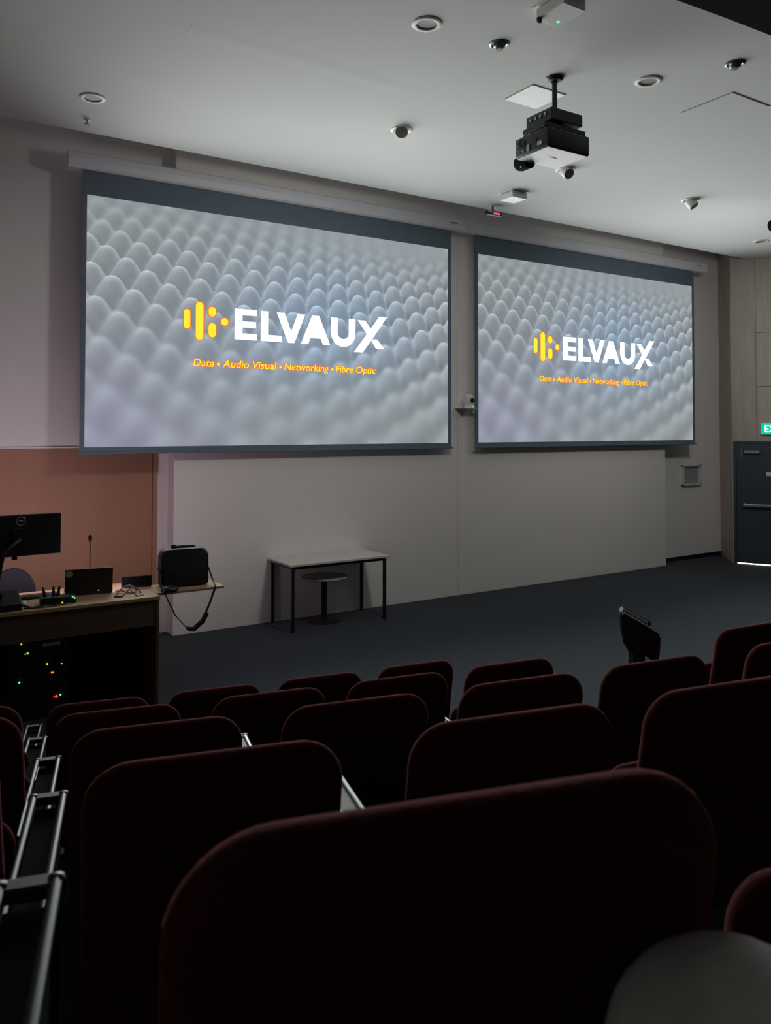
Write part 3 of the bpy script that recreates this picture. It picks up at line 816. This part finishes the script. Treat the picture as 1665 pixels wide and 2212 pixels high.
B().tube([(0, -0.04, 0.50), (-0.13, -0.05, 0.40), (-0.19, -0.03, 0.02)], [0.02, 0.018, 0.018], 12).obj('stand_arm', M['blackplastic'], mn, True)
B().lathe([(0, 0), (0.11, 0), (0.11, 0.012), (0.04, 0.022), (0, 0.022)], (-0.19, -0.03, 0.0), 24).obj('stand_base', M['blackplastic'], mn, 'angle')
B().box(-0.06, -0.02, -0.012, 0.01, 0.335, 0.365, 0.004).obj('sensor_lug', M['blackplastic'], mn)

lp = thing('laptop', 'open black laptop with round green sticker seen from behind', 'laptop', (-0.285, -1.74, DH), R(-8))
B().box(-0.18, 0.18, 0.0, 0.25, 0.0, 0.018, 0.004).obj('base', M['blackplastic'], lp)
tilt = Matrix.Rotation(R(8), 4, 'X')
lid = B().box(-0.185, 0.185, -0.012, 0.0, 0.012, 0.225, 0.003).xf(tilt).obj('lid', M['blackplastic'], lp)
B().box(-0.175, 0.175, 0.0005, 0.0015, 0.022, 0.215).xf(tilt).obj('display', M['laptopdisplay'], lp, label='lit display facing the wall')
B().lathe([(0, 0), (0.028, 0), (0.028, 0.002), (0, 0.002)], seg=24).xf(tilt @ Matrix.Translation((-0.157, -0.0125, 0.19)) @ Matrix.Rotation(R(90), 4, 'X')).obj('sticker', M['sticker'], lid, label='round pale green sticker')
B().lathe([(0, -0.006), (0.006, 0), (0, 0.006)], (0.075, -0.016, 0.035), 10).obj('status_light', M['led_white'], lid)

tl = thing('touch_panel', 'small dark touch panel on a stand beside the laptop', 'touch panel', (0.135, -1.62, DH), R(-10))
B().box(-0.125, 0.125, -0.014, 0.0, 0.004, 0.105, 0.004).xf(Matrix.Rotation(R(18), 4, 'X')).obj('back_shell', M['matteblack'], tl)
B().box(-0.115, 0.115, 0.0005, 0.002, 0.012, 0.097).xf(Matrix.Rotation(R(18), 4, 'X')).obj('display', M['display'], tl)
B().box(-0.09, 0.09, -0.03, 0.10, 0.0, 0.012, 0.003).obj('foot', M['blackplastic'], tl)

mc = thing('gooseneck_microphone', 'slim gooseneck microphone rising behind the laptop', 'microphone', (-0.212, -1.42, DH))
B().lathe([(0, 0), (0.045, 0), (0.04, 0.02), (0, 0.022)], seg=20).obj('base', M['blackplastic'], mc, 'angle')
B().tube([(0, 0, 0.02), (0.002, 0, 0.25), (0.0, -0.005, 0.395)], 0.0045, 8).obj('stem', M['matteblack'], mc)
B().lathe([(0, 0), (0.012, 0.005), (0.017, 0.03), (0.014, 0.055), (0, 0.063)], (0, -0.005, 0.392), 14).obj('capsule', M['matteblack'], mc, True)

ch = thing('lecturer_chair', 'dark round backed chair behind the lectern', 'chair', (-0.78, -1.10, 0), R(4))
B().prism([(-0.19, 0.78)] + [(0.19 * math.cos(R(a)), 0.84 + 0.23 * math.sin(R(a))) for a in range(180, -1, -15)] + [(0.19, 0.78)], -0.02, 0.03, 0.012, 2).obj('backrest', M['darkgrey'], ch, 'angle')
B().box(-0.22, 0.22, 0.05, 0.46, 0.44, 0.50, 0.02, 2).obj('seat', M['darkgrey'], ch)
B().box(-0.03, 0.03, -0.01, 0.02, 0.45, 0.80).obj('back_post', M['blackplastic'], ch)
B().tube([(0, 0.25, 0.06), (0, 0.25, 0.45)], 0.03, 12).obj('column', M['blackplastic'], ch)
for k in range(5):
    a = R(72 * k + 20)
    B().tube([(0, 0.25, 0.09), (0.27 * math.cos(a), 0.25 + 0.27 * math.sin(a), 0.03)], [0.022, 0.03], 8).obj('leg', M['blackplastic'], ch)

rc = thing('wireless_receiver', 'black wireless receiver with green and yellow lights on the lectern', 'receiver', (-0.56, -1.93, DH), R(-6))
rb_ = B().box(-0.13, 0.13, -0.055, 0.06, 0.0, 0.055, 0.004).obj('case', M['blackplastic'], rc)
for (x, y, z, m_) in ((0.105, -0.057, 0.050, 'led_green'), (0.120, -0.057, 0.040, 'led_green'), (0.03, -0.058, 0.012, 'led_yellow')):
    B().lathe([(0, -0.007), (0.007, 0), (0, 0.007)], (x, y, z), 10).obj('indicator_light', M[m_], rb_)
for x, a in ((-0.09, -0.02), (-0.03, 0.0), (0.0, 0.015)):
    B().tube([(x, 0.02, 0.05), (x + a, 0.02, 0.13)], [0.016, 0.007], 8).obj('antenna', M['blackplastic'], rc)

bx = thing('desk_telephone', 'black desk telephone at the lectern edge under the monitor', 'telephone', (-0.93, -1.97, DH), R(5))
B().prism([(-0.09, 0.0), (0.09, 0.0), (0.09, 0.11), (0.05, 0.135), (-0.09, 0.05)], -0.09, 0.09, 0.006, axis='x').obj('body', M['blackplastic'], bx)
B().box(-0.085, -0.045, -0.08, 0.08, 0.085, 0.15, 0.012).obj('handset', M['blackplastic'], bx)
B().tube([(0.09, -0.05, 0.03), (0.16, -0.075, 0.008), (0.26, -0.05, 0.008)], 0.007, 8).obj('cord', M['cable'], bx, True)
mo_ = thing('computer_mouse', 'small pale computer mouse behind the desk telephone', 'mouse', (-0.80, -1.87, DH))
B().lathe([(0.0, 0.034), (0.018, 0.03), (0.030, 0.015), (0.031, 0.0), (0, 0.0)], seg=18).xf(Matrix.Diagonal((1, 1.6, 1, 1))).obj('shell', M['dullwhite'], mo_, True)
B().tube([(0, 0.05, 0.012), (0.01, 0.08, 0.006), (0.05, 0.12, 0.005)], 0.003, 6).obj('cord', M['cable'], mo_)

kb = thing('keyboard', 'flat dark keyboard lying on the lectern before the telephone cord', 'keyboard', (-0.685, -1.62, DH), R(2))
B().box(-0.20, 0.20, -0.06, 0.06, 0.0, 0.018, 0.004).obj('body', M['blackplastic'], kb)
for r_ in range(4):
    B().box(-0.19, 0.19, -0.05 + r_ * 0.027, -0.05 + r_ * 0.027 + 0.02, 0.018, 0.024).obj('key_row', M['armpanel'], kb)

random.seed(5)
for k, (lab, m_, pts) in enumerate((
        ('pale cable curling across the lectern beside the laptop', 'palecable', [(-0.10, -1.88, 0.005), (-0.06, -1.84, 0.03), (-0.01, -1.80, 0.05), (0.05, -1.78, 0.045), (0.08, -1.83, 0.01), (0.02, -1.88, 0.006), (-0.04, -1.82, 0.02), (-0.07, -1.74, 0.006)]),
        ('dark cable looping between laptop and touch panel', 'cable', [(-0.13, -1.95, 0.006), (-0.08, -1.98, 0.006), (-0.03, -1.92, 0.02), (0.02, -1.86, 0.04), (0.07, -1.83, 0.03), (0.10, -1.90, 0.006), (0.05, -1.96, 0.006)]),
        ('black cord trailing along the lectern front edge', 'cable', [(-0.82, -2.02, 0.008), (-0.74, -2.06, 0.008), (-0.62, -2.05, 0.008), (-0.52, -2.03, 0.008)]))):
    pts = [Vector(p) for p in pts]
    fine = []
    for i in range(len(pts) - 1):
        p0, p1, p2, p3 = pts[max(i - 1, 0)], pts[i], pts[i + 1], pts[min(i + 2, len(pts) - 1)]
        for j in range(5):
            t_ = j / 5
            fine.append(0.5 * ((2 * p1) + (p2 - p0) * t_ + (2 * p0 - 5 * p1 + 4 * p2 - p3) * t_ ** 2 + (3 * p1 - p0 - 3 * p2 + p3) * t_ ** 3))
    fine.append(pts[-1])
    o = B().tube([(p.x, p.y, p.z + DH) for p in fine], 0.0055, 8).obj('cable', M[m_], None, True)
    tag(o, lab, 'cable', 'cables on the lectern')
adp = thing('video_adapter', 'small pale adapter plug lying at the lectern edge', 'adapter', (0.06, -2.0, DH), R(20))
B().box(-0.03, 0.03, -0.015, 0.015, 0.0, 0.014, 0.003).obj('body', M['dullwhite'], adp)
B().tube([(-0.03, 0, 0.007), (-0.06, 0.01, 0.03), (-0.05, 0.05, 0.05)], 0.004, 6).obj('cord', M['cable'], adp)

# bag with hanging strap on the side shelf
bg = thing('laptop_bag', 'black laptop bag with shoulder strap hanging from the side shelf', 'bag', (0.505, -1.755, DH), R(-6))
bb = B().prism(rounded(-0.205, 0.205, 0.0, 0.325, (0.02, 0.02, 0.06, 0.06)), -0.075, 0.075, 0.025, 3).obj('body', M['blackfabric'], bg, 'angle')
B().prism(rounded(-0.175, 0.175, 0.02, 0.20, (0.02, 0.02, 0.02, 0.02)), -0.095, -0.068, 0.012, 2).obj('front_pocket', M['blackfabric'], bb, 'angle')
B().tube([(-0.19, -0.062, 0.23), (-0.16, -0.066, 0.275), (0.0, -0.068, 0.288), (0.16, -0.066, 0.275), (0.19, -0.062, 0.23)], 0.005, 6).obj('zip', M['tablesteel'], bb)
B().tube([(-0.10, 0.03, 0.318), (-0.08, 0.03, 0.332), (0.0, 0.03, 0.335), (0.09, 0.03, 0.332), (0.11, 0.03, 0.318)], 0.012, 8).obj('handle', M['blackfabric'], bg, True)
B().box(-0.10, -0.062, 0.01, 0.04, 0.322, 0.355, 0.004).obj('handle_wrap', M['blackfabric'], bg)
for sx in (-1, 1):
    B().tube([(sx * 0.205, 0, 0.18), (sx * 0.222, 0, 0.16), (sx * 0.205, 0, 0.14)], 0.006, 6).obj('strap_ring', M['chrome'], bg)
def strap(pts, w, name, m_, parent, th=0.004):
    b = B()
    pts = [Vector(p) for p in pts]
    prev = None
    for i, p in enumerate(pts):
        t_ = (pts[min(i + 1, len(pts) - 1)] - pts[max(i - 1, 0)]).normalized()
        side = Vector((0, 1, 0))
        n_ = t_.cross(side).normalized()
        ring_ = [b.bm.verts.new(p + side * (sy * w / 2) + n_ * (sn_ * th)) for sy, sn_ in ((-1, -1), (1, -1), (1, 1), (-1, 1))]
        if prev:
            for k in range(4):
                b.bm.faces.new([prev[k], prev[(k + 1) % 4], ring_[(k + 1) % 4], ring_[k]])
        else:
            b.bm.faces.new(ring_[::-1])
        prev = ring_
    b.bm.faces.new(prev)
    return b.obj(name, m_, parent)
sp_ = strap([(-0.205, -0.03, 0.16), (-0.222, -0.12, 0.06), (-0.215, -0.255, 0.015), (-0.19, -0.27, -0.05), (-0.12, -0.27, -0.20), (-0.03, -0.27, -0.305), (0.03, -0.27, -0.32),
             (0.11, -0.27, -0.26), (0.17, -0.27, -0.12), (0.205, -0.262, -0.03), (0.225, -0.255, 0.012), (0.232, -0.12, 0.05), (0.212, -0.03, 0.15)], 0.036, 'shoulder_strap', M['blackfabric'], bg)
strap([(-0.02, -0.272, -0.318), (0.035, -0.272, -0.327), (0.11, -0.272, -0.268), (0.145, -0.272, -0.20)], 0.062, 'strap_pad', M['blackfabric'], sp_, 0.012)

sp = thing('speakerphone', 'low round dark conference speaker on the side shelf beside the bag', 'speaker', (0.33, -1.94, DH))
B().lathe([(0, 0), (0.066, 0), (0.076, 0.012), (0.068, 0.03), (0.03, 0.042), (0, 0.043)], seg=28).obj('body', M['blackplastic'], sp, True)
B().lathe([(0, 0.002), (0.026, 0.0)], (0, 0, 0.0415), 20).obj('grille', M['steel'], sp)

# ---------------------------------------------------------------- theatre seats
def seat_parts(root, folded=True):
    tiltb = Matrix.Translation((0, 0, 0.40)) @ Matrix.Rotation(R(11), 4, 'X') @ Matrix.Translation((0, 0, -0.40))
    off = Matrix.Translation((0, 0.103, 0))
    pillow(B(), -0.243, 0.243, 0.37, 0.932, (0.06, 0.06, 0.085, 0.085), -0.045, 0.050, 0.040, 0.17).xf(off @ tiltb).obj('backrest', M['velvet'], root, True)
    if folded:
        m_ = Matrix.Translation((0, 0.235, 0.36)) @ Matrix.Rotation(R(9), 4, 'X')
        pillow(B(), -0.222, 0.222, 0.0, 0.325, (0.05, 0.05, 0.06, 0.06), -0.04, 0.05, 0.035, 0.13).xf(m_).obj('seat_cushion', M['velvet'], root, True)
    else:
        B().box(-0.225, 0.225, 0.14, 0.58, 0.36, 0.46, 0.03, 3).obj('seat_cushion', M['velvet'], root, 'angle')
    B().box(-0.20, 0.20, 0.14, 0.20, 0.30, 0.35, 0.004).obj('crossbar', M['blackplastic'], root)

def arm_parts(root, x, w=0.066, open_slot=False, ys=0.0):
    before = set(root.children)
    a = B().box(x - w / 2 + 0.006, x + w / 2 - 0.006, 0.10, 0.52, 0.0, 0.60, 0.004).obj('arm_stand', M['matteblack'], root)
    if open_slot:
        B().box(x - w / 2 + 0.012, x + w / 2 - 0.012, 0.06, 0.575, 0.595, 0.612, 0.002).obj('arm_top', M['matteblack'], root)
    else:
        B().box(x - w / 2 + 0.008, x + w / 2 - 0.008, 0.06, 0.575, 0.60, 0.634, 0.004).obj('arm_top', M['armpanel'], root)
    for s in (-1, 1):
        xx = x + s * (w / 2 - 0.006)
        B().tube([(xx, 0.05, 0.632), (xx, 0.585, 0.632)], 0.009, 10).obj('arm_rail', M['dullchrome'] if open_slot else M['chrome'], root, 'angle')
        B().lathe([(0, -0.014), (0.011, -0.012), (0.013, 0.0), (0.010, 0.008), (0, 0.010)], (xx, 0.592, 0.632), 12).obj('arm_cap', M['dullchrome'] if open_slot else M['chrome'], root, True)
    B().box(x - w / 2, x + w / 2, 0.575, 0.606, 0.618, 0.638, 0.004).obj('arm_front', M['armpanel'] if open_slot else M['chrome'], root)
    for o in set(root.children) - before:
        o.location.y += ys

proto = {}
def theatre_seat(x, row, label, arm=-0.283, tilt_extra=0.0, rz=None, y=None, open_slot=False, folded=True, arm_shift=0.0):
    y0, z = ROWS[row]
    slope = (x - ARC_X) / ARC_R
    rz = math.atan(slope) if rz is None else rz
    y = arc(x, y0) if y is None else y
    key = (arm, open_slot, folded)
    if key not in proto:
        t = thing('theatre_seat', label, 'theatre seat', (x, y, z), rz, 'dark red tip-up theatre seats')
        seat_parts(t, folded)
        if arm is not None:
            arm_parts(t, arm, 0.080 if open_slot else 0.066, open_slot, arm_shift)
        proto[key] = t
        return t
    t = copy_tree(proto[key])
    t.location = (x, y, z)
    t.rotation_euler = (0, 0, rz)
    t['label'] = label
    return t

rown = {1: 'front row', 2: 'second row', 3: 'third row', 4: 'fourth row', 5: 'fifth row'}
A0 = -0.345
theatre_seat(-0.82, 1, 'dark red theatre seat, front row, before the lectern lights', A0, open_slot=True)
theatre_seat(-0.26, 1, 'dark red theatre seat, front row, second from the chrome armrest column')
theatre_seat(0.30, 1, 'dark red theatre seat, front row, third from the chrome armrest column')
theatre_seat(0.87, 1, 'dark red theatre seat, front row, last one beside the open floor')
theatre_seat(-0.95, 2, 'dark red theatre seat, second row, next to the chrome armrest column', A0, open_slot=True)
theatre_seat(-0.36, 2, 'dark red theatre seat, second row, second from the chrome armrest column')
theatre_seat(0.21, 2, 'dark red theatre seat, second row, third from the chrome armrest column')
theatre_seat(0.78, 2, 'dark red theatre seat, second row, last before the gap in the row')
theatre_seat(2.37, 2, 'dark red theatre seat, second row, alone beyond the raised tablet', None)
theatre_seat(2.95, 2, 'dark red theatre seat, second row, cut by the picture edge', None)
theatre_seat(-1.06, 3, 'dark red theatre seat, third row, next to the chrome armrest column', A0, open_slot=True)
theatre_seat(-0.47, 3, 'dark red theatre seat, third row, second from the chrome armrest column')
theatre_seat(0.115, 3, 'dark red theatre seat, third row, third from the chrome armrest column')
s3d = theatre_seat(0.68, 3, 'dark red theatre seat, third row, directly behind the raised tablet')
theatre_seat(1.385, 3, 'dark red theatre seat, third row, furthest towards the exit door', None)
theatre_seat(-1.21, 4, 'dark red theatre seat, fourth row, next to the chrome armrest column', A0, open_slot=True)
theatre_seat(-0.60, 4, 'dark red theatre seat, fourth row, middle one beyond the pale armrest edge')
theatre_seat(-0.03, 4, 'dark red theatre seat, fourth row, tall at the picture edge')
theatre_seat(-1.345, 5, 'large dark red theatre seat across the foreground, fifth row', -0.39, open_slot=True, arm_shift=-0.055)
theatre_seat(-0.71, 5, 'dark red theatre seat, fifth row, only its tipped-up cushion showing', None)
# wing block beside the armrest column, turned further inwards
for row, (xr, yr), lab in ((2, (-1.262, -5.15), 'dark red theatre seat of the side block, second row'),
                           (3, (-1.385, -6.03), 'dark red theatre seat of the side block, third row'),
                           (4, (-1.55, -6.89), 'dark red theatre seat of the side block, fourth row')):
    a = R(-24)
    theatre_seat(xr - 0.248 * math.cos(a), row, lab, None, rz=a, y=yr - 0.248 * math.sin(a))
# the row of the photographer
theatre_seat(-1.40, 6, 'dark red theatre seat with the cushion down under the seated person', None, folded=False)

# raised writing tablet on the armrest of the third row
arm_x = 0.295
tbl = thing('writing_tablet', 'dark writing tablet with bright edge standing raised on its armrest post', 'writing tablet', (0.985, -6.30, ROWS[3][1]), R(-12))
B().box(-0.03, 0.03, -0.30, 0.12, 0.0, 0.60, 0.004).obj('arm_stand', M['blackplastic'], tbl)
B().box(-0.033, 0.033, -0.33, 0.14, 0.60, 0.632, 0.004).obj('arm_top', M['armpanel'], tbl)
B().box(-0.016, 0.044, -0.02, 0.02, 0.62, 0.88, 0.004).obj('post', M['blackplastic'], tbl)
pan = [(-0.092, 0.994), (-0.076, 0.998), (0.092, 0.905), (0.106, 0.882), (0.102, 0.82), (0.094, 0.788), (0.074, 0.780), (0.050, 0.800), (0.035, 0.815), (-0.020, 0.820), (-0.050, 0.838), (-0.074, 0.875), (-0.086, 0.93)]
pb = B().prism(pan, -0.045, -0.022, 0.004, 2).obj('board', M['blackplastic'], tbl)
B().tube([(-0.090, -0.034, 0.998), (-0.072, -0.034, 1.000), (-0.066, -0.034, 0.994), (0.07, -0.034, 0.919)], 0.006, 8).obj('edge_strip', M['brightchrome'], pb)
B().tube([(-0.055, 0.012, 1.006), (0.082, 0.012, 0.932)], 0.013, 10).obj('hinge_bar', M['brightchrome'], pb)
B().tube([(0.074, 0.012, 0.936), (0.088, 0.012, 0.929)], 0.0145, 10).obj('hinge_cap', M['blackplastic'], pb)

# ---------------------------------------------------------------- seated person whose knee shows
def skin(name, verts, edges, m_, parent, root=0, sub=3):
    me = bpy.data.meshes.new(name)
    me.from_pydata([v[:3] for v in verts], edges, [])
    me.materials.append(m_)
    o = bpy.data.objects.new(name, me)
    C.objects.link(o)
    bm = bmesh.new()
    bm.from_mesh(me)
    lay = bm.verts.layers.skin.verify()
    bm.verts.ensure_lookup_table()
    for i, v in enumerate(verts):
        r_ = v[3]
        bm.verts[i][lay].radius = (r_, v[4] if len(v) > 4 else r_)
        bm.verts[i][lay].use_root = (i == root)
    bm.to_mesh(me)
    bm.free()
    md = o.modifiers.new('skin', 'SKIN')
    md.use_smooth_shade = True
    ss = o.modifiers.new('sub', 'SUBSURF')
    ss.levels = sub
    ss.render_levels = sub
    if parent:
        o.parent = parent
    return o

Z6 = ROWS[6][1]
pe = thing('person', 'seated person in grey trousers, one knee showing at the picture corner', 'person', (0, 0, 0))
hip = (-1.38, -8.74, 1.79)
hr, kr, ar = (-1.27, -8.74, 1.77), (-1.215, -8.222, 1.826), (-1.20, -8.24, 1.36)
hl, kl, al = (-1.49, -8.72, 1.77), (-1.47, -8.27, 1.79), (-1.46, -8.32, 1.36)
body_v = [(*hip, 0.10), (-1.39, -8.77, 2.02, 0.10), (-1.40, -8.80, 2.24, 0.11), (-1.40, -8.80, 2.36, 0.05), (-1.40, -8.78, 2.44, 0.060), (-1.40, -8.775, 2.53, 0.078), (-1.40, -8.785, 2.61, 0.06),
          (*hr, 0.08), ((hr[0] + kr[0]) / 2, (hr[1] + kr[1]) / 2, 1.795, 0.068), (*kr, 0.055), (ar[0], ar[1] + 0.01, 1.60, 0.048), (*ar, 0.034), (ar[0] + 0.02, ar[1] + 0.15, 1.305, 0.03),
          (*hl, 0.08), ((hl[0] + kl[0]) / 2, (hl[1] + kl[1]) / 2, 1.78, 0.068), (*kl, 0.052), (al[0], al[1] + 0.01, 1.60, 0.046), (*al, 0.034), (al[0] + 0.02, al[1] + 0.15, 1.305, 0.03),
          (-1.24, -8.80, 2.26, 0.05), (-1.20, -8.78, 2.02, 0.040), (-1.25, -8.60, 1.94, 0.030), (-1.28, -8.54, 1.93, 0.026),
          (-1.56, -8.80, 2.26, 0.05), (-1.60, -8.80, 2.02, 0.040), (-1.53, -8.62, 1.94, 0.030), (-1.49, -8.56, 1.93, 0.026)]
body_e = [(0, 1), (1, 2), (2, 3), (3, 4), (4, 5), (5, 6), (0, 7), (7, 8), (8, 9), (9, 10), (10, 11), (11, 12), (0, 13), (13, 14), (14, 15), (15, 16), (16, 17), (17, 18),
          (2, 19), (19, 20), (20, 21), (21, 22), (2, 23), (23, 24), (24, 25), (25, 26)]
n0 = len(body_v)
for side, wx, wy in ((22, -1.28, -8.54), (26, -1.49, -8.56)):
    sgn_ = 1 if side == 26 else -1
    for k, (dx, dy, L_) in enumerate(((0.05, 0.02, 0.045), (0.026, 0.06, 0.06), (0.006, 0.065, 0.066), (-0.014, 0.062, 0.060), (-0.032, 0.052, 0.048))):
        a = len(body_v)
        body_v.append((wx + sgn_ * dx * 0.8, wy + dy, 1.915, 0.010))
        body_v.append((wx + sgn_ * dx * 0.9, wy + dy + L_ * 0.6, 1.903, 0.009))
        body_v.append((wx + sgn_ * dx * 0.9, wy + dy + L_, 1.888, 0.008))
        body_e += [(side, a), (a, a + 1), (a + 1, a + 2)]
skin('body', body_v, body_e, M['skin'], pe)
skin('trousers', [(*hip, 0.135, 0.12), (*hr, 0.105), (-1.245, -8.46, 1.80, 0.096), (-1.228, -8.29, 1.818, 0.098), (*kr, 0.094), (kr[0] + 0.004, kr[1] + 0.012, 1.74, 0.076), (ar[0], ar[1] + 0.01, 1.58, 0.070), (ar[0], ar[1], 1.39, 0.062),
                  (*hl, 0.105), (-1.48, -8.48, 1.785, 0.092), (*kl, 0.076), (kl[0], kl[1] + 0.005, 1.72, 0.072), (al[0], al[1] + 0.01, 1.57, 0.068), (al[0], al[1], 1.39, 0.062)],
     [(0, 1), (1, 2), (2, 3), (3, 4), (4, 5), (5, 6), (6, 7), (0, 8), (8, 9), (9, 10), (10, 11), (11, 12), (12, 13)], M['trousers'], pe)
skin('shirt', [(-1.385, -8.75, 1.84, 0.150, 0.125), (-1.39, -8.77, 2.04, 0.150, 0.12), (-1.40, -8.80, 2.24, 0.155, 0.11), (-1.40, -8.80, 2.33, 0.075), (-1.24, -8.80, 2.255, 0.075), (-1.20, -8.78, 2.03, 0.058), (-1.245, -8.62, 1.945, 0.044),
               (-1.56, -8.80, 2.255, 0.075), (-1.60, -8.80, 2.03, 0.058), (-1.535, -8.64, 1.945, 0.044)],
     [(0, 1), (1, 2), (2, 3), (2, 4), (4, 5), (5, 6), (2, 7), (7, 8), (8, 9)], M['shirt'], pe)
B().lathe([(0, 0.105), (0.05, 0.095), (0.082, 0.06), (0.09, 0.0), (0.078, -0.05)], (-1.40, -8.79, 2.555), 20).obj('hair', M['hair'], pe, True)
for sx in (-1, 1):
    B().lathe([(0, -0.012), (0.011, 0), (0, 0.012)], (-1.40 + sx * 0.03, -8.702, 2.535), 10).obj('eye', M['blackplastic'], pe, True)
    B().lathe([(0, -0.03), (0.014, 0), (0, 0.03)], (-1.40 + sx * 0.082, -8.78, 2.52), 10).obj('ear', M['skin'], pe, True)
    B().box(-1.335 + sx * 0.13 - 0.045, -1.335 + sx * 0.13 + 0.045, -8.30 if sx > 0 else -8.38, -8.02 if sx > 0 else -8.10, Z6, Z6 + 0.075, 0.03, 3).obj('shoe', M['blackplastic'], pe, 'angle')
B().prism([(-8.70, 2.53), (-8.672, 2.495), (-8.70, 2.485)], -1.412, -1.388, axis='x').obj('nose', M['skin'], pe)
B().box(-1.425, -1.375, -8.712, -8.700, 2.452, 2.462, 0.003).obj('mouth', M['velvet'], pe)
